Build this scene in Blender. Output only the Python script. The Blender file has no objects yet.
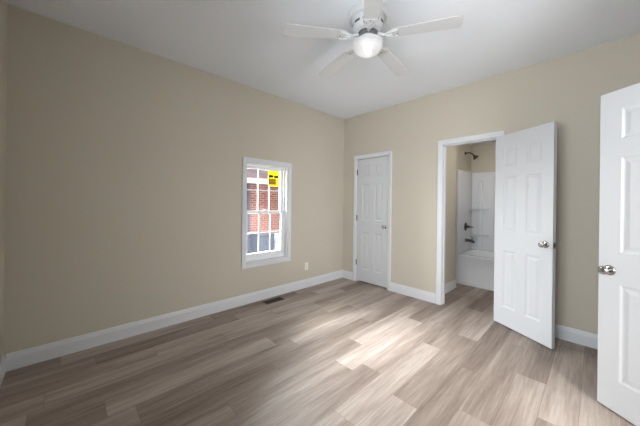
import bpy, bmesh, math, random
from mathutils import Vector, Matrix
PI = math.pi
rnd = random.Random(7)
S = bpy.context.scene
C = S.collection

# ------------------------------------------------------------------ camera
cam_d = bpy.data.cameras.new('camera')
cam = bpy.data.objects.new('camera', cam_d)
C.objects.link(cam)
cam_d.sensor_width = 36.0
cam_d.lens = 264.69 / 640 * 36.0
cam_d.shift_y = -(213 - 202.75) / 640
cam_d.clip_start = 0.02
cam.matrix_world = (Matrix.Translation((3.093, -3.524, 1.308)) @ Matrix.Rotation(math.radians(46.316), 4, 'Z')
                    @ Matrix.Rotation(PI / 2, 4, 'X') @ Matrix.Rotation(math.radians(0.693), 4, 'Z'))
S.camera = cam

# ------------------------------------------------------------------ world, lights, exposure
W = bpy.data.worlds.new('world')
S.world = W
W.use_nodes = True
bg = W.node_tree.nodes['Background']
bg.inputs['Color'].default_value = (0.86, 0.92, 1.0, 1)
bg.inputs['Strength'].default_value = 0.5


def area(name, loc, target, size, size_y, power, col):
    d = bpy.data.lights.new(name, 'AREA')
    d.shape = 'RECTANGLE'
    d.size, d.size_y, d.energy, d.color = size, size_y, power, col
    o = bpy.data.objects.new(name, d)
    C.objects.link(o)
    o.location = loc
    o.rotation_euler = (Vector(target) - Vector(loc)).to_track_quat('-Z', 'Y').to_euler()
    return o


# open sky between the two houses, above the side window
area('sky_light', (-1.45, -1.30, 3.6), (0.65, -1.65, 0.0), 2.6, 2.4, 5200, (0.95, 0.975, 1.0))
# lower sky seen by the side window past the neighbour's eave
area('low_sky_light', (-2.2, -2.9, 2.0), (0.0, -1.55, 1.2), 1.6, 1.2, 330, (0.95, 0.975, 1.0))
# added fill lamp outside the assumed window behind the camera (front wall)
area('front_fill_light', (2.6, -4.25, 1.55), (2.2, -1.0, 1.35), 1.4, 1.4, 62, (0.95, 0.975, 1.0))
# added fill lamp in the hall, brightens the left wall through the doorway
area('hall_fill_light', (4.7, -2.25, 1.6), (0.0, -1.6, 1.5), 1.6, 1.6, 85, (0.95, 0.975, 1.0))


def point(name, loc, radius, power, col):
    d = bpy.data.lights.new(name, 'POINT')
    d.shadow_soft_size, d.energy, d.color = radius, power, col
    o = bpy.data.objects.new(name, d)
    C.objects.link(o)
    o.location = loc
    return o


S.view_settings.view_transform = 'Standard'
S.view_settings.look = 'None'
S.view_settings.gamma = 1.0
S.view_settings.use_curve_mapping = False
S.view_settings.exposure = 0.86

# ------------------------------------------------------------------ dimensions
H = 2.785          # ceiling
WX = 3.73          # right wall
LY = -3.862        # front wall
HB = 2.42          # bath ceiling


# ------------------------------------------------------------------ materials
def hx(r, g, b):
    f = lambda c: (c / 255 / 12.92) if c / 255 <= 0.04045 else ((c / 255 + 0.055) / 1.055) ** 2.4
    return (f(r), f(g), f(b), 1)


def mat(name, col, rough=0.5, metal=0.0, spec=0.5, bump=0.0, bscale=200.0, vary=0.0, vscale=3.0, coat=0.0):
    m = bpy.data.materials.new(name)
    m.use_nodes = True
    nt = m.node_tree
    p = nt.nodes['Principled BSDF']
    p.inputs['Base Color'].default_value = col
    p.inputs['Roughness'].default_value = rough
    p.inputs['Metallic'].default_value = metal
    p.inputs['Specular IOR Level'].default_value = spec
    p.inputs['Coat Weight'].default_value = coat
    tc = nt.nodes.new('ShaderNodeTexCoord')
    if vary:
        n = nt.nodes.new('ShaderNodeTexNoise')
        n.inputs['Scale'].default_value = vscale
        n.inputs['Detail'].default_value = 4
        nt.links.new(tc.outputs['Object'], n.inputs['Vector'])
        mx = nt.nodes.new('ShaderNodeMix')
        mx.data_type = 'RGBA'
        mx.inputs[6].default_value = tuple(c * (1 - vary) for c in col[:3]) + (1,)
        mx.inputs[7].default_value = tuple(min(1, c * (1 + vary)) for c in col[:3]) + (1,)
        nt.links.new(n.outputs['Fac'], mx.inputs[0])
        nt.links.new(mx.outputs[2], p.inputs['Base Color'])
    if bump:
        n = nt.nodes.new('ShaderNodeTexNoise')
        n.inputs['Scale'].default_value = bscale
        n.inputs['Detail'].default_value = 3
        nt.links.new(tc.outputs['Object'], n.inputs['Vector'])
        b = nt.nodes.new('ShaderNodeBump')
        b.inputs['Strength'].default_value = bump
        b.inputs['Distance'].default_value = 0.002
        nt.links.new(n.outputs['Fac'], b.inputs['Height'])
        nt.links.new(b.outputs['Normal'], p.inputs['Normal'])
    return m


M = {}
M['wall'] = mat('beige_wall_paint', hx(196, 189, 175), 0.75, spec=0.25, bump=0.12, bscale=260, vary=0.012, vscale=1.5)
M['ceiling'] = mat('white_ceiling_paint', hx(234, 238, 244), 0.9, spec=0.2, bump=0.1, bscale=180)
M['trim'] = mat('white_trim_paint', hx(214, 216, 220), 0.38, spec=0.45)
M['door'] = mat('white_door_paint', hx(202, 204, 207), 0.42, spec=0.45, bump=0.05, bscale=90)
M['vinyl'] = mat('white_vinyl', hx(236, 238, 240), 0.35, spec=0.45)
M['nickel'] = mat('satin_nickel', hx(176, 174, 172), 0.22, metal=1.0)
M['hinge'] = mat('hinge_nickel', hx(104, 100, 96), 0.4, metal=1.0)
M['bronze'] = mat('dark_shower_metal', hx(92, 86, 80), 0.25, metal=1.0)
M['fan'] = mat('white_fan_enamel', hx(206, 207, 209), 0.35, spec=0.45)
M['fan_dark'] = mat('fan_vent_dark', hx(96, 96, 98), 0.6)
M['tub'] = mat('white_acrylic', hx(226, 228, 232), 0.18, spec=0.5, coat=0.3)
M['outlet'] = mat('outlet_plastic', hx(232, 228, 218), 0.4)
M['slot'] = mat('slot_dark', hx(40, 38, 36), 0.6)
M['vent'] = mat('brown_vent_metal', hx(52, 40, 32), 0.45, metal=0.3)
M['vent_hole'] = mat('vent_shadow', hx(24, 20, 18), 0.8)
M['orange'] = mat('orange_print', hx(206, 150, 16), 0.5)
M['navy'] = mat('navy_print', hx(34, 50, 56), 0.5)
M['brown_print'] = mat('brown_print', hx(120, 84, 20), 0.5)
M['fascia'] = mat('white_fascia', hx(240, 242, 244), 0.5)
M['soffit'] = mat('grey_soffit', hx(170, 168, 170), 0.6)
M['block'] = mat('grey_block', hx(84, 90, 98), 0.85, bump=0.5, bscale=40, vary=0.15, vscale=6)
M['downspout'] = mat('blue_grey_metal', hx(58, 68, 80), 0.5)
M['unit'] = mat('pale_blue_metal', hx(150, 162, 178), 0.45)
M['unit_dark'] = mat('dark_grille', hx(66, 72, 80), 0.6)
M['bin'] = mat('dark_grey_plastic', hx(52, 58, 68), 0.5)
M['hall'] = mat('hall_paint', hx(196, 184, 165), 0.8)
M['ground'] = mat('grey_gravel', hx(116, 112, 106), 0.95, bump=0.6, bscale=60, vary=0.15, vscale=9)


def nodes(name):
    m = bpy.data.materials.new(name)
    m.use_nodes = True
    nt = m.node_tree
    return m, nt, nt.nodes['Principled BSDF']


def math_n(nt, op, a, b=None, c=None):
    n = nt.nodes.new('ShaderNodeMath')
    n.operation = op
    for i, v in enumerate((a, b, c)):
        if v is None:
            continue
        if isinstance(v, (int, float)):
            n.inputs[i].default_value = v
        else:
            nt.links.new(v, n.inputs[i])
    return n.outputs[0]


def floor_material():
    """Vinyl planks running along y: width 0.18, length 1.22, each with its own tone and grain."""
    m, nt, p = nodes('greige_vinyl_planks')
    L = nt.links.new
    tc = nt.nodes.new('ShaderNodeTexCoord')
    sp = nt.nodes.new('ShaderNodeSeparateXYZ')
    L(tc.outputs['Object'], sp.inputs[0])
    PW, PL = 0.178, 1.22
    xr = math_n(nt, 'DIVIDE', sp.outputs['X'], PW)
    row = math_n(nt, 'FLOOR', xr)
    wn = nt.nodes.new('ShaderNodeTexWhiteNoise')
    wn.noise_dimensions = '1D'
    L(row, wn.inputs['W'])
    ys = math_n(nt, 'ADD', math_n(nt, 'DIVIDE', sp.outputs['Y'], PL), math_n(nt, 'MULTIPLY', wn.outputs['Value'], 5.0))
    colm = math_n(nt, 'FLOOR', ys)
    cmb = nt.nodes.new('ShaderNodeCombineXYZ')
    L(row, cmb.inputs[0])
    L(colm, cmb.inputs[1])
    w2 = nt.nodes.new('ShaderNodeTexWhiteNoise')
    w2.noise_dimensions = '2D'
    L(cmb.outputs[0], w2.inputs['Vector'])
    # grain space: stretched along the plank and shifted per plank
    shift = nt.nodes.new('ShaderNodeVectorMath')
    shift.operation = 'MULTIPLY'
    L(w2.outputs['Color'], shift.inputs[0])
    shift.inputs[1].default_value = (13.0, 17.0, 9.0)
    add = nt.nodes.new('ShaderNodeVectorMath')
    L(tc.outputs['Object'], add.inputs[0])
    L(shift.outputs[0], add.inputs[1])
    mp = nt.nodes.new('ShaderNodeMapping')
    mp.inputs['Scale'].default_value = (1.0, 0.05, 1.0)
    L(add.outputs[0], mp.inputs['Vector'])
    g1 = nt.nodes.new('ShaderNodeTexNoise')
    g1.inputs['Scale'].default_value = 70
    g1.inputs['Detail'].default_value = 6
    g1.inputs['Roughness'].default_value = 0.65
    L(mp.outputs[0], g1.inputs['Vector'])
    mp2 = nt.nodes.new('ShaderNodeMapping')
    mp2.inputs['Scale'].default_value = (1.0, 0.09, 1.0)
    L(add.outputs[0], mp2.inputs['Vector'])
    g2 = nt.nodes.new('ShaderNodeTexNoise')
    g2.inputs['Scale'].default_value = 9
    g2.inputs['Detail'].default_value = 5
    g2.inputs['Roughness'].default_value = 0.55
    g2.inputs['Distortion'].default_value = 0.35
    L(mp2.outputs[0], g2.inputs['Vector'])
    # tone = plank tone + broad figure + fine grain
    t = math_n(nt, 'MULTIPLY', w2.outputs['Value'], 0.46)
    t = math_n(nt, 'ADD', t, math_n(nt, 'MULTIPLY', math_n(nt, 'SUBTRACT', g2.outputs['Fac'], 0.5), 1.2))
    t = math_n(nt, 'ADD', t, math_n(nt, 'MULTIPLY', math_n(nt, 'SUBTRACT', g1.outputs['Fac'], 0.5), 0.85))
    t = math_n(nt, 'ADD', t, 0.29)
    cr = nt.nodes.new('ShaderNodeValToRGB')
    e = cr.color_ramp.elements
    e[0].position, e[0].color = 0.0, hx(100, 86, 76)
    e[1].position, e[1].color = 1.0, hx(192, 180, 171)
    k = e.new(0.5)
    k.color = hx(150, 135, 125)
    L(t, cr.inputs['Fac'])
    # seams
    fx = math_n(nt, 'FRACT', xr)
    fy = math_n(nt, 'FRACT', ys)
    dx = math_n(nt, 'MULTIPLY', math_n(nt, 'MINIMUM', fx, math_n(nt, 'SUBTRACT', 1.0, fx)), PW)
    dy = math_n(nt, 'MULTIPLY', math_n(nt, 'MINIMUM', fy, math_n(nt, 'SUBTRACT', 1.0, fy)), PL)
    d = math_n(nt, 'MINIMUM', dx, dy)
    mr = nt.nodes.new('ShaderNodeMapRange')
    mr.inputs['From Min'].default_value = 0.0
    mr.inputs['From Max'].default_value = 0.0016
    L(d, mr.inputs['Value'])
    mx = nt.nodes.new('ShaderNodeMix')
    mx.data_type = 'RGBA'
    mx.inputs[6].default_value = hx(104, 90, 81)
    L(mr.outputs[0], mx.inputs[0])
    L(cr.outputs['Color'], mx.inputs[7])
    L(mx.outputs[2], p.inputs['Base Color'])
    p.inputs['Roughness'].default_value = 0.5
    p.inputs['Specular IOR Level'].default_value = 0.45
    rr = math_n(nt, 'ADD', 0.42, math_n(nt, 'MULTIPLY', g1.outputs['Fac'], 0.16))
    L(rr, p.inputs['Roughness'])
    b = nt.nodes.new('ShaderNodeBump')
    b.inputs['Strength'].default_value = 0.35
    b.inputs['Distance'].default_value = 0.001
    L(math_n(nt, 'ADD', mr.outputs[0], math_n(nt, 'MULTIPLY', g1.outputs['Fac'], 0.35)), b.inputs['Height'])
    L(b.outputs['Normal'], p.inputs['Normal'])
    return m


def brick_material():
    m, nt, p = nodes('red_brick')
    L = nt.links.new
    tc = nt.nodes.new('ShaderNodeTexCoord')
    sp = nt.nodes.new('ShaderNodeSeparateXYZ')
    L(tc.outputs['Object'], sp.inputs[0])
    cb = nt.nodes.new('ShaderNodeCombineXYZ')
    L(sp.outputs['Y'], cb.inputs[0])
    L(sp.outputs['Z'], cb.inputs[1])
    br = nt.nodes.new('ShaderNodeTexBrick')
    br.inputs['Scale'].default_value = 1.0
    br.inputs['Brick Width'].default_value = 0.215
    br.inputs['Row Height'].default_value = 0.078
    br.inputs['Mortar Size'].default_value = 0.007
    br.inputs['Color1'].default_value = hx(116, 76, 66)
    br.inputs['Color2'].default_value = hx(92, 60, 54)
    br.inputs['Mortar'].default_value = hx(158, 142, 134)
    L(cb.outputs[0], br.inputs['Vector'])
    L(br.outputs['Color'], p.inputs['Base Color'])
    p.inputs['Roughness'].default_value = 0.9
    return m


def shingle_material():
    m, nt, p = nodes('mauve_shingles')
    L = nt.links.new
    tc = nt.nodes.new('ShaderNodeTexCoord')
    sp = nt.nodes.new('ShaderNodeSeparateXYZ')
    L(tc.outputs['Object'], sp.inputs[0])
    cb = nt.nodes.new('ShaderNodeCombineXYZ')
    L(sp.outputs['Y'], cb.inputs[0])
    L(sp.outputs['X'], cb.inputs[1])
    br = nt.nodes.new('ShaderNodeTexBrick')
    br.inputs['Brick Width'].default_value = 0.3
    br.inputs['Row Height'].default_value = 0.14
    br.inputs['Scale'].default_value = 1.0
    br.inputs['Mortar Size'].default_value = 0.006
    br.inputs['Color1'].default_value = hx(172, 156, 162)
    br.inputs['Color2'].default_value = hx(156, 140, 147)
    br.inputs['Mortar'].default_value = hx(150, 136, 142)
    L(cb.outputs[0], br.inputs['Vector'])
    L(br.outputs['Color'], p.inputs['Base Color'])
    p.inputs['Roughness'].default_value = 0.9
    return m


def glass_material():
    m = bpy.data.materials.new('window_glass')
    m.use_nodes = True
    nt = m.node_tree
    nt.nodes.remove(nt.nodes['Principled BSDF'])
    out = nt.nodes['Material Output']
    tr = nt.nodes.new('ShaderNodeBsdfTransparent')
    tr.inputs['Color'].default_value = (0.97, 0.98, 0.98, 1)
    gl = nt.nodes.new('ShaderNodeBsdfGlossy')
    gl.inputs['Roughness'].default_value = 0.02
    fr = nt.nodes.new('ShaderNodeFresnel')
    fr.inputs['IOR'].default_value = 1.45
    mx = nt.nodes.new('ShaderNodeMixShader')
    nt.links.new(fr.outputs[0], mx.inputs[0])
    nt.links.new(tr.outputs[0], mx.inputs[1])
    nt.links.new(gl.outputs[0], mx.inputs[2])
    nt.links.new(mx.outputs[0], out.inputs['Surface'])
    return m


def dome_material():
    m = bpy.data.materials.new('frosted_glass_dome')
    m.use_nodes = True
    nt = m.node_tree
    nt.nodes.remove(nt.nodes['Principled BSDF'])
    out = nt.nodes['Material Output']
    tr = nt.nodes.new('ShaderNodeBsdfTransparent')
    tl = nt.nodes.new('ShaderNodeBsdfTranslucent')
    tl.inputs['Color'].default_value = (0.9, 0.9, 0.9, 1)
    df = nt.nodes.new('ShaderNodeBsdfPrincipled')
    df.inputs['Base Color'].default_value = hx(236, 236, 238)
    df.inputs['Roughness'].default_value = 0.25
    m1 = nt.nodes.new('ShaderNodeMixShader')
    m1.inputs[0].default_value = 0.55
    nt.links.new(tl.outputs[0], m1.inputs[1])
    nt.links.new(df.outputs[0], m1.inputs[2])
    m2 = nt.nodes.new('ShaderNodeMixShader')
    m2.inputs[0].default_value = 0.75
    nt.links.new(tr.outputs[0], m2.inputs[1])
    nt.links.new(m1.outputs[0], m2.inputs[2])
    nt.links.new(m2.outputs[0], out.inputs['Surface'])
    return m


def backlit(name, col):
    """thin paper that lets daylight through"""
    m, nt, p = nodes(name)
    p.inputs['Base Color'].default_value = col
    tl = nt.nodes.new('ShaderNodeBsdfTranslucent')
    tl.inputs['Color'].default_value = col
    mx = nt.nodes.new('ShaderNodeMixShader')
    mx.inputs[0].default_value = 0.28
    nt.links.new(p.outputs[0], mx.inputs[1])
    nt.links.new(tl.outputs[0], mx.inputs[2])
    nt.links.new(mx.outputs[0], nt.nodes['Material Output'].inputs['Surface'])
    return m


def emit_material(name, col, s):
    m, nt, p = nodes(name)
    p.inputs['Base Color'].default_value = col
    p.inputs['Emission Color'].default_value = col
    p.inputs['Emission Strength'].default_value = s
    return m


M['yellow'] = backlit('yellow_sticker_paper', hx(250, 240, 60))
M['floor'] = floor_material()
M['brick'] = brick_material()
M['shingle'] = shingle_material()
M['glass'] = glass_material()
M['dome'] = dome_material()
M['bulb'] = emit_material('lit_bulb', (1, 0.98, 0.95, 1), 1.2)


# ------------------------------------------------------------------ mesh helpers
def obj(name, bm, m, parent=None, smooth=False, angle=None):
    me = bpy.data.meshes.new(name)
    bmesh.ops.recalc_face_normals(bm, faces=bm.faces)
    bm.to_mesh(me)
    bm.free()
    if smooth:
        for p in me.polygons:
            p.use_smooth = True
        if angle:
            me.set_sharp_from_angle(angle=math.radians(angle))
    me.materials.append(M[m] if isinstance(m, str) else m)
    o = bpy.data.objects.new(name, me)
    C.objects.link(o)
    if parent:
        o.parent = parent
    return o


def empty(name, loc, rotz=0.0):
    o = bpy.data.objects.new(name, None)
    C.objects.link(o)
    o.empty_display_size = 0.1
    o.location = loc
    o.rotation_euler = (0, 0, rotz)
    return o


def tag(o, label, cat, group=None, kind=None):
    o['label'] = label
    if cat:
        o['category'] = cat
    if group:
        o['group'] = group
    if kind:
        o['kind'] = kind
    return o


def B():
    return bmesh.new()


def box(bm, x0, x1, y0, y1, z0, z1, bev=0.0, seg=2, mx=None):
    r = bmesh.ops.create_cube(bm, size=1.0)
    vs = r['verts']
    bmesh.ops.scale(bm, vec=(x1 - x0, y1 - y0, z1 - z0), verts=vs)
    bmesh.ops.translate(bm, vec=((x0 + x1) / 2, (y0 + y1) / 2, (z0 + z1) / 2), verts=vs)
    if bev:
        ed = list({e for v in vs for e in v.link_edges})
        q = bmesh.ops.bevel(bm, geom=ed, offset=bev, segments=seg, profile=0.5, affect='EDGES')
        vs = list({v for v in q['verts']} | {v for v in vs if v.is_valid})
    if mx is not None:
        bmesh.ops.transform(bm, matrix=mx, verts=[v for v in vs if v.is_valid])
    return bm


def lathe(bm, prof, n=32, mx=None):
    """prof: list of (r, z); closed at r == 0"""
    rings = []
    for r, z in prof:
        if r < 1e-6:
            rings.append([bm.verts.new((0, 0, z))])
        else:
            rings.append([bm.verts.new((r * math.cos(2 * PI * i / n), r * math.sin(2 * PI * i / n), z)) for i in range(n)])
    for a, b in zip(rings, rings[1:]):
        if len(a) == 1 and len(b) == 1:
            continue
        for i in range(n):
            j = (i + 1) % n
            if len(a) == 1:
                bm.faces.new((a[0], b[i], b[j]))
            elif len(b) == 1:
                bm.faces.new((a[i], a[j], b[0]))
            else:
                bm.faces.new((a[i], a[j], b[j], b[i]))
    for ring, cap in ((rings[0], True), (rings[-1], True)):
        if len(ring) > 1 and cap:
            bm.faces.new(ring)
    if mx is not None:
        bmesh.ops.transform(bm, matrix=mx, verts=[v for r in rings for v in r])
    return bm


def tube(bm, pts, rad, n=12):
    """round tube along points; rad: number or list"""
    pts = [Vector(p) for p in pts]
    rads = rad if isinstance(rad, (list, tuple)) else [rad] * len(pts)
    rings = []
    up = None
    for i, p in enumerate(pts):
        t = (pts[min(i + 1, len(pts) - 1)] - pts[max(i - 1, 0)]).normalized()
        if up is None:
            up = t.orthogonal().normalized()
        up = (up - t * up.dot(t)).normalized()
        v = t.cross(up)
        rings.append([bm.verts.new(p + (up * math.cos(2 * PI * k / n) + v * math.sin(2 * PI * k / n)) * rads[i]) for k in range(n)])
    for a, b in zip(rings, rings[1:]):
        for k in range(n):
            j = (k + 1) % n
            bm.faces.new((a[k], a[j], b[j], b[k]))
    bm.faces.new(rings[0])
    bm.faces.new(rings[-1])
    return bm


def axis_m(loc, d):
    """matrix taking local +z to direction d at loc"""
    return Matrix.Translation(loc) @ Vector(d).to_track_quat('Z', 'Y').to_matrix().to_4x4()


def sweep(bm, path, prof, to3, closed=False):
    """Mitred sweep of a trim profile in a wall plane.
    path: 2D points (a, z); prof: (offset to the left of travel, protrusion); to3(a, z, h) -> 3D"""
    n = len(path)
    P = [Vector(p) for p in path]
    rings = []
    for i in range(n):
        if closed or 0 < i < n - 1:
            d0 = (P[i] - P[i - 1]).normalized()
            d1 = (P[(i + 1) % n] - P[i]).normalized()
        elif i == 0:
            d0 = d1 = (P[1] - P[0]).normalized()
        else:
            d0 = d1 = (P[i] - P[i - 1]).normalized()
        n0 = Vector((-d0.y, d0.x))
        n1 = Vector((-d1.y, d1.x))
        mi = (n0 + n1)
        mi = mi / max(1e-6, mi.dot(n0))
        rings.append([bm.verts.new(to3(*(P[i] + mi * o), h)) for o, h in prof])
    m = len(prof)
    pairs = list(zip(range(n - 1), range(1, n))) + ([(n - 1, 0)] if closed else [])
    for i, j in pairs:
        for k in range(m):
            l = (k + 1) % m
            bm.faces.new((rings[i][k], rings[i][l], rings[j][l], rings[j][k]))
    if not closed:
        bm.faces.new(rings[0])
        bm.faces.new(rings[-1])
    return bm


CAS = [(0, 0), (0, 0.009), (0.004, 0.012), (0.022, 0.0135), (0.030, 0.017), (0.052, 0.018), (0.057, 0.014), (0.057, 0)]   # door/window casing
BASE_H, BASE_T = 0.13, 0.013
BASE = [(0, 0), (0, BASE_T), (0.092, BASE_T), (0.104, BASE_T - 0.002), (0.116, 0.008), (0.126, 0.0065), (0.13, 0.005), (0.13, 0)]


def baseboard(name, pts, side, label):
    """pts: floor polyline (x, y); side: +1 the room lies to the left of travel"""
    bm = B()
    n = len(pts)
    P = [Vector(p) for p in pts]
    rings = []
    for i in range(n):
        d0 = (P[i] - P[i - 1]).normalized() if i > 0 else (P[1] - P[0]).normalized()
        d1 = (P[i + 1] - P[i]).normalized() if i < n - 1 else d0
        n0 = Vector((-d0.y, d0.x)) * side
        n1 = Vector((-d1.y, d1.x)) * side
        mi = n0 + n1
        mi = mi / max(1e-6, mi.dot(n0))
        rings.append([bm.verts.new((P[i].x + mi.x * h, P[i].y + mi.y * h, z)) for z, h in BASE])
    m = len(BASE)
    for i in range(n - 1):
        for k in range(m):
            l = (k + 1) % m
            bm.faces.new((rings[i][k], rings[i][l], rings[i + 1][l], rings[i + 1][k]))
    bm.faces.new(rings[0])
    bm.faces.new(rings[-1])
    o = obj(name, bm, 'trim')
    tag(o, label, 'baseboard', kind='structure')
    return o


def wall(name, boxes, m, label, cat='wall'):
    bm = B()
    for b in boxes:
        box(bm, *b)
    o = obj(name, bm, m)
    tag(o, label, cat, kind='structure')
    return o


# ------------------------------------------------------------------ room shell
T = 0.115
# side window opening in the left wall
WY0, WY1, WZ0, WZ1 = -1.877, -1.217, 0.512, 1.820
# closet opening and bath opening in the back wall, entry opening in the right wall
CX0, CX1, CZ = 0.283, 0.917, 2.062
BX0, BX1, BZ = 1.685, 2.335, 2.095
EY0, EY1, EZ = -2.185, -1.39, 2.06
# opening for the added fill window behind the camera
FX0, FX1, FZ0, FZ1 = 1.95, 3.25, 0.85, 2.15

wall('floor', [(-0.14, 4.9, LY - 0.14, 2.0, -0.12, 0.0)], 'floor', 'grey brown wood plank floor', 'floor')
wall('ceiling', [(-0.14, WX + T, LY - 0.14, T, H, H + 0.12)], 'ceiling', 'white painted flat ceiling above the fan', 'ceiling')
wall('wall_left', [(-0.14, 0, LY - 0.14, WY0, 0, H), (-0.14, 0, WY1, T, 0, H),
                   (-0.14, 0, WY0, WY1, 0, WZ0), (-0.14, 0, WY0, WY1, WZ1, H)], 'wall', 'long beige wall with the small window')
wall('wall_back', [(0, CX0, 0, T, 0, H), (CX1, BX0, 0, T, 0, H), (BX1, WX + T, 0, T, 0, H),
                   (CX0, CX1, 0, T, CZ, H), (BX0, BX1, 0, T, BZ, H)], 'wall', 'beige wall with the closet and bathroom doorways')
wall('wall_right', [(WX, WX + T, LY - 0.14, EY0, 0, H), (WX, WX + T, EY1, 0, 0, H), (WX, WX + T, EY0, EY1, EZ, H)],
     'wall', 'beige wall behind the open door at the right edge')
wall('wall_front', [(0, FX0, LY - 0.14, LY, 0, H), (FX1, WX, LY - 0.14, LY, 0, H),
                    (FX0, FX1, LY - 0.14, LY, 0, FZ0), (FX0, FX1, LY - 0.14, LY, FZ1, H)],
     'wall', 'sliver of beige wall at the far left edge')
wall('wall_added_skin', [(-0.16, -0.14, LY - 0.14, WY0, -0.6, H + 0.1), (-0.16, -0.14, WY1, 2.1, -0.6, H + 0.1),
                       (-0.16, -0.14, WY0, WY1, -0.6, WZ0), (-0.16, -0.14, WY0, WY1, WZ1, H + 0.1)], 'brick', 'dark brick skin added outside the window wall to cut bounced light')  # added dark skin, keeps lamp light from bouncing onto the neighbour house
# closet interior behind the shut door
wall('wall_closet', [(0.0, 0.06, T, 0.8, 0, HB), (1.34, 1.40, T, 0.8, 0, HB), (0.0, 1.40, 0.8, 0.86, 0, HB), (0, 1.4, T, 0.86, HB, HB + 0.06)],
     'hall', 'closet walls behind the shut door')
# bathroom
XB, XH, YT0, YT1, XBR = 1.56, 1.46, 1.17, 1.945, 2.98
wall('wall_bath_left', [(1.40, XB, T, 0.905, 0, HB), (1.36, XH, 0.905, 2.0, 0, HB)], 'wall', 'beige bathroom wall under the shower head')
wall('wall_bath_back', [(XH, XBR + 0.1, YT1, 2.0, 0, HB)], 'wall', 'beige bathroom wall above the tub surround')
wall('wall_bath_right', [(XBR, XBR + 0.1, T, YT1, 0, HB)], 'wall', 'bathroom wall hidden behind the open door')
wall('ceiling_bath', [(1.36, XBR + 0.1, T, 2.0, HB, HB + 0.08)], 'ceiling', 'white bathroom ceiling', 'ceiling')
# hall beyond the entry
wall('wall_hall', [(4.8, 4.9, -3.4, -0.4, 0, HB), (WX + T, 4.8, -0.5, -0.4, 0, HB), (WX + T, 4.8, -3.4, -3.3, 0, HB), (WX + T, 4.9, -3.4, -0.4, HB, HB + 0.08)],
     'hall', 'hall walls beyond the entry doorway')

# baseboards
cw = 0.063
baseboard('baseboard_left', [(0, LY + BASE_T), (0, 0)], -1, 'white baseboard along the long beige wall below the window')
baseboard('baseboard_front', [(BASE_T, LY), (WX, LY)], 1, 'white baseboard at the far left edge')
baseboard('baseboard_back', [(BASE_T, 0), (CX0 + 0.014 - cw, 0)], -1, 'short white baseboard between the corner and the closet door')
baseboard('baseboard_middle', [(CX1 - 0.014 + cw, 0), (BX0 + 0.014 - cw, 0)], -1, 'white baseboard between the closet and bathroom doors')
baseboard('baseboard_back_right', [(BX1 - 0.014 + cw, 0), (WX - BASE_T, 0)], -1, 'white baseboard behind the open bathroom door')
baseboard('baseboard_right', [(WX, 0), (WX, EY1 - 0.014 + cw)], -1, 'white baseboard behind the open entry door')
baseboard('baseboard_bath', [(XB, T), (XB, 0.905), (XH, 0.905), (XH, YT0)], -1, 'white baseboard turning the corner inside the bathroom')


# door jambs and casings
def frame_back(name, x0, x1, ztop, label, stop_y):
    bm = B()
    j = 0.02
    for xa, xb in ((x0, x0 + j), (x1 - j, x1)):
        box(bm, xa, xb, -0.001, T + 0.001, 0, ztop - j)
    box(bm, x0, x1, -0.001, T + 0.001, ztop - j, ztop)
    # stops
    box(bm, x0 + j, x0 + j + 0.01, stop_y, stop_y + 0.035, 0, ztop - j)
    box(bm, x1 - j - 0.01, x1 - j, stop_y, stop_y + 0.035, 0, ztop - j)
    box(bm, x0 + j, x1 - j, stop_y, stop_y + 0.035, ztop - j - 0.01, ztop - j)
    r = 0.014
    path = [(x0 + r, 0), (x0 + r, ztop - r), (x1 - r, ztop - r), (x1 - r, 0)]
    sweep(bm, path, CAS, lambda a, z, h: (a, -h, z))
    sweep(bm, path, CAS, lambda a, z, h: (a, T + h, z))
    o = obj(name, bm, 'trim')
    tag(o, label, 'door frame', kind='structure')
    return o


t1 = frame_back('trim_1', CX0, CX1, CZ, 'white casing around the shut closet door', 0.045)
t2 = frame_back('trim_2', BX0, BX1, BZ, 'white casing around the open bathroom doorway', 0.045)
bm = B()
for ya, yb in ((EY0, EY0 + 0.02), (EY1 - 0.02, EY1)):
    box(bm, WX - 0.001, WX + T + 0.001, ya, yb, 0, EZ - 0.02)
box(bm, WX - 0.001, WX + T + 0.001, EY0, EY1, EZ - 0.02, EZ)
pth = [(EY0 + 0.014, 0), (EY0 + 0.014, EZ - 0.014), (EY1 - 0.014, EZ - 0.014), (EY1 - 0.014, 0)]
sweep(bm, pth, CAS, lambda a, z, h: (WX - h, a, z))
sweep(bm, pth, CAS, lambda a, z, h: (WX + T + h, a, z))
tag(obj('trim_3', bm, 'trim'), 'white casing of the entry doorway', 'door frame', kind='structure')


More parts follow.
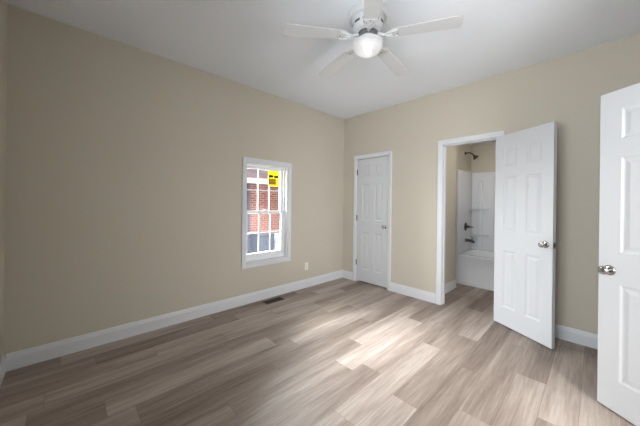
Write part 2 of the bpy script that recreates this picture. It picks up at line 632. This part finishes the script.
# ------------------------------------------------------------------ doors
def slab_bm(w, h=2.03, t=0.035):
    """six-panel slab: local x 0..w from the hinge, y -t/2..t/2, z 0..h"""
    bm = B()
    st, mul = (0.112, 0.105) if w > 0.7 else (0.100, 0.095)
    pw = (w - 2 * st - mul) / 2
    xs = [0, st, st + pw, st + pw + mul, w - st, w]
    zs = [0, 0.195, 0.81, 1.005, 1.605, 1.715, 1.912, h]
    for sgn in (-1, 1):
        y = sgn * t / 2
        V = [[bm.verts.new((x, y, z)) for x in xs] for z in zs]
        panels = []
        for i in range(len(zs) - 1):
            for k in range(len(xs) - 1):
                q = [V[i][k], V[i][k + 1], V[i + 1][k + 1], V[i + 1][k]]
                if sgn > 0:
                    q.reverse()
                f = bm.faces.new(q)
                if i in (1, 3, 5) and k in (1, 3):
                    panels.append(f)
        bm.normal_update()
        for th, dp in ((0.003, 0.0), (0.013, -0.005), (0.010, 0.0), (0.022, 0.0040)):
            bmesh.ops.inset_individual(bm, faces=panels, thickness=th, depth=dp, use_even_offset=True)
        if sgn < 0:
            A = V
        else:
            Bv = V
    n, m = len(zs), len(xs)
    for i in range(n - 1):
        bm.faces.new((A[i][0], A[i + 1][0], Bv[i + 1][0], Bv[i][0]))
        bm.faces.new((A[i][m - 1], Bv[i][m - 1], Bv[i + 1][m - 1], A[i + 1][m - 1]))
    for k in range(m - 1):
        bm.faces.new((A[0][k], Bv[0][k], Bv[0][k + 1], A[0][k + 1]))
        bm.faces.new((A[n - 1][k], A[n - 1][k + 1], Bv[n - 1][k + 1], Bv[n - 1][k]))
    return bm


KNOB = [(0.0, 0.0), (0.0115, 0.0), (0.0115, 0.022), (0.014, 0.026), (0.021, 0.030), (0.0265, 0.037), (0.0275, 0.044), (0.0255, 0.051),
        (0.019, 0.056), (0.0135, 0.0565), (0.012, 0.055), (0.0, 0.055)]
ROSE = [(0.0, 0.0), (0.033, 0.0), (0.033, 0.004), (0.030, 0.008), (0.022, 0.0105), (0.012, 0.0115), (0.0, 0.0115)]


def door(name, w, loc, rotz, label, hinge_side, knob_z=0.925, sides=(-1, 1), t=0.035, h=2.03, knob_x=0.062):
    """hinge_side: sign of the local y face whose hinge knuckles show"""
    root = empty(name, loc, rotz)
    tag(root, label, 'door', kind='structure')
    bm = slab_bm(w, h)
    sl = obj('door_slab', bm, 'door', root)
    for s in sides:
        kx = w - knob_x
        k = obj('door_knob', lathe(B(), KNOB, 28, axis_m((kx, s * (t / 2 + 0.005), knob_z), (0, s, 0))), 'nickel', root, True, 40)
        k['label'] = 'satin nickel knob'
        obj('rosette', lathe(B(), ROSE, 32, axis_m((kx, s * (t / 2 - 0.0003), knob_z), (0, s, 0))), 'nickel', k, True, 40)
    lp = obj('latch_plate', box(B(), w - 0.002, w + 0.0012, -0.0125, 0.0125, knob_z - 0.029, knob_z + 0.029, 0.0005, 1), 'nickel', root)
    obj('latch_bolt', box(B(), w + 0.001, w + 0.009, -0.007, 0.007, knob_z - 0.008, knob_z + 0.008, 0.002, 2), 'hinge', lp)
    for hz in (0.30, 1.04, 1.80):
        bm = B()
        lathe(bm, [(0, 0), (0.009, 0), (0.009, 0.088), (0.005, 0.092), (0, 0.092)], 14,
              Matrix.Translation((-0.003, hinge_side * (t / 2 + 0.005), hz - 0.045)))
        box(bm, -0.002, 0.0005, -t / 2 + 0.004, t / 2, hz - 0.045, hz + 0.045)
        h = obj('hinge', bm, 'hinge', root, True, 40)
    return root


# closet door: hinge at left, knuckles on the room side
d1 = door('door_1', 0.586, (0.307, 0.0225, 0.024), 0.0, 'shut white six panel closet door near the corner', -1, sides=(-1,), h=2.012, knob_x=0.045)
# bathroom door: swung out into the room
bath_ang = math.atan2(-0.333 + 0.022, 2.831 - 2.308)
d2 = door('door_2', 0.605, (2.308, -0.026, 0.012), bath_ang, 'open white six panel door of the bathroom, swung into the room', 1, knob_z=0.935, h=2.056)
# entry door: hinge on the right wall, leaf reaching into the room
ent_ang = math.atan2(0.458, -0.594)
d3 = door('door_3', 0.742, (3.702, -1.398, 0.012), ent_ang, 'white six panel door cut off by the right edge of the picture', -1, knob_z=0.885)


# ------------------------------------------------------------------ side window
def ring_frame(bm, x0, x1, y0, y1, z0, z1, w, wb=None, wt=None):
    """rectangular frame in a plane x = const: stiles w wide, bottom rail wb, top rail wt"""
    wb = wb or w
    wt = wt or w
    box(bm, x0, x1, y0, y0 + w, z0, z1, 0.002, 1)
    box(bm, x0, x1, y1 - w, y1, z0, z1, 0.002, 1)
    box(bm, x0, x1, y0 + w, y1 - w, z0, z0 + wb, 0.002, 1)
    box(bm, x0, x1, y0 + w, y1 - w, z1 - wt, z1, 0.002, 1)


win = empty('window_1', (0, (WY0 + WY1) / 2, WZ0))
tag(win, 'white double hung window with divided panes in the long beige wall', 'window', kind='structure')
oy, oz = -(WY0 + WY1) / 2, -WZ0


def wobj(name, bm, m, parent=None, **k):
    bmesh.ops.translate(bm, vec=(0, oy, oz), verts=bm.verts)
    return obj(name, bm, m, parent or win, **k)


bm = B()
r = 0.0
sweep(bm, [(WY0, WZ0), (WY0, WZ1), (WY1, WZ1), (WY1, WZ0)], CAS, lambda a, z, h: (h, a, z), closed=True)
wobj('window_casing', bm, 'trim')
bm = B()
ring_frame(bm, -0.14, -0.0005, WY0, WY1, WZ0, WZ1, 0.014)
wobj('window_jamb', bm, 'trim')
# vinyl frame
fy0, fy1, fz0, fz1 = WY0 + 0.014, WY1 - 0.014, WZ0 + 0.014, WZ1 - 0.014
bm = B()
ring_frame(bm, -0.135, -0.055, fy0, fy1, fz0, fz1, 0.018, 0.028, 0.018)
wobj('window_frame', bm, 'vinyl')
gy0, gy1, gz0, gz1 = fy0 + 0.018, fy1 - 0.018, fz0 + 0.028, fz1 - 0.018
zm = 1.168


def sash(name, x0, x1, z0, z1, st, rb, rt):
    bm = B()
    ring_frame(bm, x0, x1, gy0, gy1, z0, z1, st, rb, rt)
    s = wobj(name, bm, 'vinyl')
    xc = (x0 + x1) / 2
    bm = B()
    box(bm, xc - 0.003, xc + 0.003, gy0 + st - 0.004, gy1 - st + 0.004, z0 + rb - 0.004, z1 - rt + 0.004)
    wobj('pane', bm, 'glass', s)
    bm = B()
    a, b, c, d = gy0 + st, gy1 - st, z0 + rb, z1 - rt
    for k in (1, 2):
        y = a + (b - a) * k / 3
        box(bm, xc - 0.008, xc + 0.009, y - 0.007, y + 0.007, c, d, 0.002, 1)
    z = (c + d) / 2
    box(bm, xc - 0.0075, xc + 0.0085, a, b, z - 0.008, z + 0.008, 0.002, 1)
    wobj('grille', bm, 'vinyl', s)
    return s, (a, b, c, d, xc)


us, UG = sash('upper_sash', -0.128, -0.098, zm - 0.018, gz1, 0.030, 0.036, 0.034)
ls, LG = sash('lower_sash', -0.094, -0.062, gz0, zm + 0.022, 0.030, 0.066, 0.036)
bm = B()
ymid = (gy0 + gy1) / 2
box(bm, -0.092, -0.064, ymid - 0.03, ymid + 0.03, zm + 0.022, zm + 0.030, 0.002, 1)
lathe(bm, [(0, 0), (0.013, 0), (0.012, 0.012), (0, 0.013)], 16, Matrix.Translation((-0.078, ymid, zm + 0.029)))
tube(bm, [(-0.078, ymid, zm + 0.037), (-0.076, ymid + 0.03, zm + 0.037)], [0.006, 0.004], 8)
wobj('sash_lock', bm, 'vinyl', ls)

# yellow sticker on the upper right pane
a, b, c, d, xc = UG
y0 = a + (b - a) * 2 / 3 + 0.012
sy0, sy1, sz0, sz1 = -1.482, -1.296, 1.535, 1.752
stk = empty('window_sticker', (xc + 0.004, (sy0 + sy1) / 2, sz0))
tag(stk, 'yellow printed sticker on the upper right window pane', 'sticker')


def sobj(name, bm, m):
    bmesh.ops.translate(bm, vec=(-(xc + 0.004), -(sy0 + sy1) / 2, -sz0), verts=bm.verts)
    return obj(name, bm, m, stk)


XS = xc + 0.0095
sobj('sheet', box(B(), XS, XS + 0.0008, sy0, sy1, sz0, sz1), 'yellow')
wS = sy1 - sy0
hS = sz1 - sz0


def sb(bm, u0, u1, v0, v1, lift=0.0016):
    return box(bm, XS + 0.0006, XS + lift, sy0 + u0 * wS, sy0 + u1 * wS, sz0 + v0 * hS, sz0 + v1 * hS)


def word(u0, u1, v0, v1):
    """a blurred, unreadable headline word: strokes joined on one bar"""
    bm = sb(B(), u0, u1, v0 + 0.04, v0 + 0.13)
    u, k = u0, 0
    while u < u1 - 0.03:
        w_ = (0.05, 0.09, 0.07, 0.11)[k % 4]
        sb(bm, u, min(u + w_, u1), v0, v1)
        u += w_ + 0.012
        k += 1
    return bm


sobj('headline_word', word(0.05, 0.43, 0.56, 0.74), 'navy')
sobj('headline_word', word(0.53, 0.88, 0.55, 0.73), 'navy')
sobj('print_block', sb(B(), 0.03, 0.72, 0.10, 0.50), 'orange')
for v in (0.17, 0.24, 0.40):
    sobj('print_line', sb(B(), 0.08, 0.60 + 0.06 * rnd.random(), v, v + 0.03, 0.0024), 'brown_print')
sobj('print_mark', sb(B(), 0.06, 0.12, 0.33, 0.46, 0.0024), 'brown_print')
sobj('print_line', sb(B(), 0.10, 0.86, 0.87, 0.895, 0.0024), 'brown_print')

# assumed window behind the camera, added to let the fill lamp in
w2 = empty('added_window', ((FX0 + FX1) / 2, LY, FZ0))
tag(w2, 'white window added behind the camera to let in fill light', 'window', kind='structure')
ox = -(FX0 + FX1) / 2
bm = B()
sweep(bm, [(FX0, FZ0), (FX0, FZ1), (FX1, FZ1), (FX1, FZ0)], CAS, lambda a, z, h: (a + ox, h, z - FZ0), closed=True)
obj('window_casing', bm, 'trim', w2)
bm = B()
for xa, xb in ((FX0, FX0 + 0.05), ((FX0 + FX1) / 2 - 0.03, (FX0 + FX1) / 2 + 0.03), (FX1 - 0.05, FX1)):
    box(bm, xa + ox, xb + ox, -0.12, -0.03, 0, FZ1 - FZ0)
for za, zb in ((0, 0.05), (FZ1 - FZ0 - 0.05, FZ1 - FZ0)):
    box(bm, FX0 + ox, FX1 + ox, -0.121, -0.029, za, zb)
obj('window_frame', bm, 'vinyl', w2)
obj('pane', box(B(), FX0 + 0.04 + ox, FX1 - 0.04 + ox, -0.08, -0.075, 0.04, FZ1 - FZ0 - 0.04), 'glass', w2)

# ------------------------------------------------------------------ ceiling fan
FCX, FCY = 1.85, -1.845
fan = empty('ceiling_fan', (FCX, FCY, H))
tag(fan, 'white five blade ceiling fan with a lit dome light', 'ceiling fan')


def fz(z):
    return z - H


obj('canopy', lathe(B(), [(0.0, fz(H)), (0.147, fz(H)), (0.150, fz(H) - 0.010), (0.150, fz(2.742)), (0.143, fz(2.728)), (0.0, fz(2.728))], 48), 'fan', fan, True, 35)
mh = obj('motor_housing', lathe(B(), [(0.0, fz(2.7285)), (0.122, fz(2.7285)), (0.120, fz(2.70)), (0.118, fz(2.66)), (0.108, fz(2.638)), (0.09, fz(2.626)), (0.0, fz(2.626))], 48), 'fan', fan, True, 35)
for k in range(10):
    a0 = 2 * PI * k / 10
    bm = B()
    vs = []
    for i in range(7):
        an = a0 + i / 6 * 0.42
        for rr, z in ((0.1188, 2.672), (0.1196, 2.690)):
            vs.append(bm.verts.new((rr * math.cos(an), rr * math.sin(an), fz(z))))
    for i in range(6):
        bm.faces.new((vs[2 * i], vs[2 * i + 2], vs[2 * i + 3], vs[2 * i + 1]))
    bmesh.ops.solidify(bm, geom=bm.faces[:], thickness=0.002)
    obj('vent_slot', bm, 'fan_dark', mh)
obj('flywheel', lathe(B(), [(0, fz(2.626)), (0.078, fz(2.626)), (0.080, fz(2.618)), (0.080, fz(2.602)), (0.076, fz(2.596)), (0, fz(2.596))], 40), 'fan_dark', fan, True, 35)
obj('switch_housing', lathe(B(), [(0, fz(2.597)), (0.062, fz(2.597)), (0.064, fz(2.582)), (0.060, fz(2.572)), (0.066, fz(2.566)), (0.0, fz(2.566))], 40), 'fan', fan, True, 35)
obj('light_fitter', lathe(B(), [(0, fz(2.567)), (0.080, fz(2.567)), (0.108, fz(2.560)), (0.115, fz(2.552)), (0.116, fz(2.532)), (0.111, fz(2.529)), (0.0, fz(2.529))], 48), 'fan', fan, True, 35)
DZ = 2.530
prof_o = [(0.111, 0.0), (0.110, -0.008), (0.104, -0.024), (0.090, -0.042), (0.068, -0.057), (0.042, -0.067), (0.018, -0.071), (0.0, -0.072)]
dome = obj('light_dome', lathe(B(), [(r, z + fz(DZ)) for r, z in prof_o], 48), 'dome', fan, True)
# open the top cap of the dome
me = dome.data
bm = B()
bm.from_mesh(me)
bmesh.ops.delete(bm, geom=[f for f in bm.faces if len(f.verts) > 10], context='FACES')
bm.to_mesh(me)
bm.free()
dome['label'] = 'lit frosted glass dome'
blb = obj('bulb', lathe(B(), [(0.0, fz(2.529)), (0.013, fz(2.529)), (0.014, fz(2.520)), (0.022, fz(2.512)), (0.027, fz(2.500)), (0.024, fz(2.488)), (0.014, fz(2.480)), (0, fz(2.477))], 24), 'bulb', dome, True)
fl = point('fan_lamp', (FCX, FCY, 2.500), 0.05, 0.12, (1.0, 0.96, 0.90))

PH = 95.2


def blade_bm():
    """along local +x from the hub"""
    bm = B()
    r0, r1 = 0.175, 0.655
    pts = []
    for i in range(9):                 # root, rounded
        a = PI / 2 + PI * i / 8
        pts.append((r0 + 0.022 + 0.022 * math.cos(a), 0.05 * math.sin(a)))
    ce = 0.028
    for sgn in (-1, 1):
        for i in range(5):
            a = (-PI / 2 + (PI / 2) * i / 4) if sgn < 0 else (PI / 2 * i / 4)
            pts.append((r1 - ce + ce * math.cos(a), sgn * (0.066 - ce) + ce * math.sin(a)))
    t = 0.003
    up = [bm.verts.new((x, y, t)) for x, y in pts]
    dn = [bm.verts.new((x, y, -t)) for x, y in pts]
    bm.faces.new(up)
    bm.faces.new(list(reversed(dn)))
    n = len(pts)
    for i in range(n):
        j = (i + 1) % n
        bm.faces.new((up[i], dn[i], dn[j], up[j]))
    return bm


def iron_bm():
    bm = B()
    # arm from the flywheel, curving out to a flat fork under the blade
    tube(bm, [(0.070, 0, 0.012), (0.10, 0, 0.006), (0.13, 0, -0.006), (0.16, 0, -0.010), (0.19, 0, -0.010)], [0.012, 0.011, 0.010, 0.009, 0.007], 10)
    for s in (-1, 1):
        tube(bm, [(0.125, 0, -0.006), (0.155, s * 0.022, -0.009), (0.195, s * 0.034, -0.009), (0.225, s * 0.034, -0.008)], [0.009, 0.008, 0.008, 0.007], 8)
    box(bm, 0.182, 0.236, -0.044, 0.044, -0.010, -0.0035, 0.003, 2)
    return bm


proto = None
for k in range(5):
    an = math.radians(PH + 72 * k)
    if proto is None:
        bl = obj('blade', blade_bm(), 'fan', fan, True, 30)
        ir = obj('blade_iron', iron_bm(), 'fan', bl, True, 40)
        sc = []
        for sx, sy in ((0.198, 0.028), (0.198, -0.028), (0.224, 0.0)):
            sc.append(obj('screw', lathe(B(), [(0, -0.0135), (0.004, -0.0125), (0.0055, -0.010), (0, -0.010)], 10, Matrix.Translation((sx, sy, 0))), 'hinge', bl, True))
        proto = (bl, ir, *sc)
    else:
        bl = proto[0].copy()
        C.objects.link(bl)
        bl.parent = fan
        for q in proto[1:]:
            c2 = q.copy()
            C.objects.link(c2)
            c2.parent = bl
    bl.location = (0, 0, fz(2.602))
    bl.rotation_mode = 'QUATERNION'
    bl.rotation_quaternion = (Matrix.Rotation(an, 3, 'Z') @ Matrix.Rotation(math.radians(4), 3, 'Y') @ Matrix.Rotation(math.radians(0.5), 3, 'X')).to_quaternion()

# ------------------------------------------------------------------ bathroom fittings
tub = empty('bathtub', (XH, YT0, 0))
tag(tub, 'white alcove bathtub with a plain front apron in the bathroom', 'bathtub')
TX = 1.515
TD = YT1 - YT0 - 0.001
RZ = 0.485
bm = B()
# outer shell + basin built as nested rounded rectangles


def rrect(x0, x1, y0, y1, r, n=6):
    pts = []
    for cx_, cy_, a0 in ((x1 - r, y1 - r, 0), (x0 + r, y1 - r, PI / 2), (x0 + r, y0 + r, PI), (x1 - r, y0 + r, 1.5 * PI)):
        for i in range(n + 1):
            a = a0 + PI / 2 * i / n
            pts.append((cx_ + r * math.cos(a), cy_ + r * math.sin(a)))
    return pts


levels = [(rrect(0.001, TX, 0.001, TD, 0.004), 0.0), (rrect(0.001, TX, 0.001, TD, 0.004), 0.05), (rrect(0.001, TX, 0.012, TD, 0.006), 0.07),
          (rrect(0.001, TX, 0.010, TD, 0.006), RZ - 0.05), (rrect(0.001, TX, 0.001, TD, 0.006), RZ - 0.035), (rrect(0.001, TX, 0.001, TD, 0.008), RZ - 0.012),
          (rrect(0.006, TX - 0.006, 0.009, TD - 0.006, 0.012), RZ), (rrect(0.075, TX - 0.09, 0.085, TD - 0.06, 0.10), RZ),
          (rrect(0.090, TX - 0.105, 0.10, TD - 0.075, 0.10), RZ - 0.02), (rrect(0.13, TX - 0.28, 0.14, TD - 0.11, 0.12), 0.16), (rrect(0.18, TX - 0.34, 0.19, TD - 0.16, 0.10), 0.11)]
rings = [[bm.verts.new((x, y, z)) for x, y in pts] for pts, z in levels]
for a_, b_ in zip(rings, rings[1:]):
    n = len(a_)
    for i in range(n):
        j = (i + 1) % n
        bm.faces.new((a_[i], a_[j], b_[j], b_[i]))
bm.faces.new(rings[0])
bm.faces.new(rings[-1])
obj('basin', bm, 'tub', tub, True, 35)
ov = obj('overflow_cover', lathe(B(), [(0, 0), (0.034, 0), (0.034, 0.006), (0.026, 0.012), (0, 0.013)], 28, axis_m((0.105, TD / 2, 0.385), (1, 0, 0.12))), 'bronze', tub, True, 40)
ov['label'] = 'dark metal overflow cover'
obj('caulk_strip', box(B(), 0.0, TX, -0.004, 0.012, 0.0, 0.016, 0.003, 2), 'trim', tub)

ss = empty('tub_surround', (XH, YT0, RZ))
tag(ss, 'white glossy tub surround with moulded corner shelves above the bathtub', 'tub surround')
SH = 1.895 - RZ
bm = B()
box(bm, 0.001, 0.020, 0.004, TD - 0.002, 0.001, SH, 0.006, 3)
# front return flange of the head wall panel
box(bm, 0.001, 0.032, 0.001, 0.045, 0.001, SH + 0.004, 0.008, 3)
obj('end_panel', bm, 'tub', ss, True, 35)
bm = B()
box(bm, 0.020, TX, TD - 0.022, TD - 0.002, 0.001, SH, 0.006, 3)
# upright moulded column in the corner and ribs
box(bm, 0.355, 1.18, TD - 0.029, TD - 0.015, 0.04, SH - 0.09, 0.014, 4)
obj('back_panel', bm, 'tub', ss, True, 35)
bm = B()
lathe(bm, [(0, 0), (0.036, 0), (0.036, 1.15), (0.026, 1.19), (0, 1.20)], 24, Matrix.Translation((0.165, TD - 0.032, 0.06)))
obj('moulded_column', bm, 'tub', ss, True, 35)
for z in (1.232 - RZ, 0.772 - RZ):
    bm = B()
    pts = [(0.018, TD - 0.020), (0.018, TD - 0.13)]
    for i in range(9):
        t_ = i / 8
        pts.append((0.03 + 0.255 * t_, TD - 0.165 + 0.045 * t_ * t_ - 0.012 * math.sin(PI * t_)))
    pts += [(0.30, TD - 0.085), (0.305, TD - 0.020)]
    up = [bm.verts.new((x, y, z)) for x, y in pts]
    lo = [bm.verts.new((x * 0.97, TD - 0.02 + (y - TD + 0.02) * 0.86, z - 0.032)) for x, y in pts]
    bm.faces.new(up)
    bm.faces.new(list(reversed(lo)))
    for i in range(len(pts)):
        j = (i + 1) % len(pts)
        bm.faces.new((up[i], lo[i], lo[j], up[j]))
    bmesh.ops.bevel(bm, geom=list({e for v in up for e in v.link_edges if e.verts[0] in up and e.verts[1] in up}), offset=0.006, segments=2, affect='EDGES')
    obj('shelf', bm, 'tub', ss, True, 35)

YF = 1.60
sh = empty('shower_fixture', (XH, YF, 2.22))
tag(sh, 'dark metal shower head on a bent arm above the tub', 'shower head')
obj('flange', lathe(B(), [(0, 0.0005), (0.030, 0.0005), (0.028, 0.006), (0.016, 0.012), (0, 0.012)], 24, axis_m((0, 0, 0), (1, 0, 0))), 'bronze', sh, True, 40)
obj('arm', tube(B(), [(0.006, 0, 0), (0.05, 0, 0.004), (0.085, 0, -0.004), (0.115, 0, -0.026), (0.138, 0, -0.052)], 0.0105, 12), 'bronze', sh, True)
obj('spray_head', lathe(B(), [(0, 0), (0.014, 0), (0.018, 0.012), (0.016, 0.022), (0.028, 0.036), (0.046, 0.050), (0.048, 0.062), (0.044, 0.066), (0, 0.066)], 28,
                        axis_m((0.136, 0, -0.050), (0.62, 0, -0.78))), 'bronze', sh, True, 40)

XP = XH + 0.020
vz = 0.915
sv = empty('shower_valve', (XP, YF, vz))
tag(sv, 'dark metal lever handle of the shower valve', 'shower valve')
obj('escutcheon', lathe(B(), [(0, 0.0003), (0.072, 0.0003), (0.071, 0.006), (0.060, 0.012), (0.030, 0.018), (0, 0.018)], 36, axis_m((0, 0, 0), (1, 0, 0))), 'bronze', sv, True, 40)
bm = B()
lathe(bm, [(0, 0.016), (0.024, 0.016), (0.022, 0.05), (0.019, 0.066), (0, 0.068)], 24, axis_m((0, 0, 0), (1, 0, 0)))
tube(bm, [(0.052, 0, 0), (0.085, -0.012, 0.002), (0.135, -0.028, 0.0)], [0.014, 0.011, 0.007], 12)
obj('lever', bm, 'bronze', sv, True, 40)

ts = empty('tub_spout', (XP, YF, 0.675))
tag(ts, 'dark metal tub spout below the shower valve', 'tub spout')
bm = B()
lathe(bm, [(0, 0.0003), (0.032, 0.0003), (0.030, 0.012), (0.025, 0.02), (0, 0.02)], 24, axis_m((0, 0, 0), (1, 0, 0)))
tube(bm, [(0.01, 0, 0), (0.06, 0, 0.001), (0.105, 0, -0.004), (0.130, 0, -0.018), (0.136, 0, -0.034)], [0.024, 0.024, 0.024, 0.021, 0.018], 16)
obj('spout_body', bm, 'bronze', ts, True, 50)
obj('diverter_knob', lathe(B(), [(0, 0.0), (0.006, 0.0), (0.005, 0.018), (0.009, 0.022), (0.008, 0.03), (0, 0.031)], 14, Matrix.Translation((0.108, 0, 0.018))), 'bronze', ts, True, 40)

# assumed ceiling lamp, added to light the bathroom (out of sight through the doorway)
bl_ = empty('bath_added_light', (2.45, 0.75, HB))
tag(bl_, 'round ceiling light added out of sight to brighten the bathroom', 'ceiling light')
obj('base_plate', lathe(B(), [(0, 0), (0.14, 0), (0.14, -0.02), (0, -0.02)], 32), 'fan', bl_, True, 40)
obj('globe', lathe(B(), [(0.13, -0.02), (0.125, -0.05), (0.09, -0.08), (0.04, -0.095), (0, -0.098)], 32), emit_material('bath_fill_globe', (1, 0.96, 0.9, 1), 2.0), bl_, True)
point('bath_fill_lamp', (2.45, 0.75, HB - 0.16), 0.06, 5, (1.0, 0.95, 0.88))

# ------------------------------------------------------------------ outlet and floor vent
ot = empty('wall_outlet', (0, -0.846, 0.325))
tag(ot, 'white duplex outlet low on the wall right of the window', 'outlet')
obj('cover_plate', box(B(), 0.0003, 0.006, -0.035, 0.035, -0.057, 0.057, 0.002, 2), 'outlet', ot)
for dz in (-0.0195, 0.0195):
    rc = obj('receptacle', box(B(), 0.0055, 0.0078, -0.0165, 0.0165, dz - 0.014, dz + 0.014, 0.0012, 2), 'outlet', ot)
    bm = B()
    for dy in (-0.006, 0.006):
        box(bm, 0.0076, 0.0081, dy - 0.0011, dy + 0.0011, dz - 0.002, dz + 0.007)
    box(bm, 0.0076, 0.0081, -0.0022, 0.0022, dz - 0.010, dz - 0.0055)
    obj('slots', bm, 'slot', rc)
obj('screw', lathe(B(), [(0, 0), (0.003, 0), (0.0025, 0.001), (0, 0.0012)], 12, axis_m((0.006, 0, 0), (1, 0, 0))), 'nickel', ot)

fv = empty('floor_vent', (0.135, -1.53, 0))
tag(fv, 'dark brown floor vent register set in the floor under the window', 'floor vent')
bm = B()
for xa, xb, ya, yb in ((-0.058, -0.040, -0.14, 0.14), (0.040, 0.058, -0.14, 0.14), (-0.040, 0.040, -0.14, -0.122), (-0.040, 0.040, 0.122, 0.14), (-0.004, 0.004, -0.122, 0.122)):
    box(bm, xa, xb, ya, yb, 0.0003, 0.005, 0.0015, 1)
obj('vent_frame', bm, 'vent', fv)
obj('damper', box(B(), -0.040, 0.040, -0.122, 0.122, 0.0003, 0.001), 'vent_hole', fv)
bm = B()
for k in range(22):
    y = -0.113 + k * 0.0108
    box(bm, -0.040, 0.040, y - 0.0016, y + 0.0016, 0.0008, 0.0042)
obj('louvres', bm, 'vent', fv)

# ------------------------------------------------------------------ outside
gr = obj('ground', box(B(), -14, -0.2, -8, 10, -0.75, -0.55), 'ground')
tag(gr, 'pale ground between the two houses', 'ground', kind='structure')
nb = empty('neighbour_house', (-5.0, 2.0, -0.55))
tag(nb, 'red brick house with white fascia seen through the window', 'house')


def nobj(name, bm, m, parent=None):
    bmesh.ops.translate(bm, vec=(5.0, -2.0, 0.55), verts=bm.verts)
    return obj(name, bm, m, parent or nb)


nobj('brick_wall', box(B(), -9.0, -5.0, -4.0, 8.0, 0.13, 1.97), 'brick')
nobj('foundation', box(B(), -9.0, -5.02, -4.0, 8.0, -0.55, 0.13), 'block')
# soffit, fascia and gutter
nobj('soffit', box(B(), -5.0, -4.52, -4.3, 8.3, 1.93, 1.955), 'soffit')
nobj('fascia', box(B(), -4.52, -4.49, -4.3, 8.3, 1.915, 2.06), 'fascia')
bm = B()
prof = [(-4.49, 2.055), (-4.49, 1.965), (-4.43, 1.965), (-4.40, 2.0), (-4.385, 2.055), (-4.392, 2.055), (-4.41, 2.0), (-4.437, 1.972), (-4.482, 1.972), (-4.482, 2.055)]
A_ = [bm.verts.new((x, -4.3, z)) for x, z in prof]
B_ = [bm.verts.new((x, 8.3, z)) for x, z in prof]
for i in range(len(prof)):
    j = (i + 1) % len(prof)
    bm.faces.new((A_[i], A_[j], B_[j], B_[i]))
nobj('gutter', bm, 'fascia')
bm = B()
rp = [(-4.46, 2.05), (-4.46, 2.085), (-7.0, 3.45), (-9.6, 2.085), (-9.6, 2.05), (-7.0, 3.41)]
A_ = [bm.verts.new((x, -4.35, z)) for x, z in rp]
B_ = [bm.verts.new((x, 8.35, z)) for x, z in rp]
for i in range(len(rp)):
    j = (i + 1) % len(rp)
    bm.faces.new((A_[i], A_[j], B_[j], B_[i]))
bm.faces.new(A_)
bm.faces.new(list(reversed(B_)))
nobj('roof', bm, 'shingle')
bm = B()
box(bm, -4.998, -4.91, 0.80, 0.90, -0.40, 1.90, 0.012, 2)
nobj('downspout', bm, 'downspout')

ac = empty('air_conditioner', (-4.45, 1.80, -0.55))
tag(ac, 'pale boxy unit by the brick wall, through the lower right pane', 'air conditioner')
bm = B()
box(bm, -0.30, 0.30, -0.22, 0.30, 0.05, 0.78, 0.03, 3)
obj('cabinet', bm, 'unit', ac)
obj('base_pad', box(B(), -0.36, 0.36, -0.28, 0.36, 0.0, 0.05, 0.01, 1), 'block', ac)
bm = B()
for k in range(9):
    box(bm, 0.298, 0.306, -0.19, 0.27, 0.12 + k * 0.06, 0.15 + k * 0.06)
obj('grille', bm, 'unit_dark', ac)
tb = empty('trash_bin', (-4.5, 1.12, -0.55))
tag(tb, 'dark grey bin by the brick wall, through the lower middle pane', 'bin')
bm = B()
lo = [bm.verts.new(v) for v in ((-0.22, -0.22, 0.0), (0.22, -0.22, 0.0), (0.22, 0.22, 0.0), (-0.22, 0.22, 0.0))]
hi = [bm.verts.new(v) for v in ((-0.28, -0.28, 0.78), (0.28, -0.28, 0.78), (0.28, 0.28, 0.78), (-0.28, 0.28, 0.78))]
bm.faces.new(lo)
bm.faces.new(hi)
for i in range(4):
    bm.faces.new((lo[i], lo[(i + 1) % 4], hi[(i + 1) % 4], hi[i]))
obj('bin_body', bm, 'bin', tb)
obj('lid', box(B(), -0.30, 0.31, -0.30, 0.30, 0.78, 0.83, 0.02, 2), 'bin', tb)
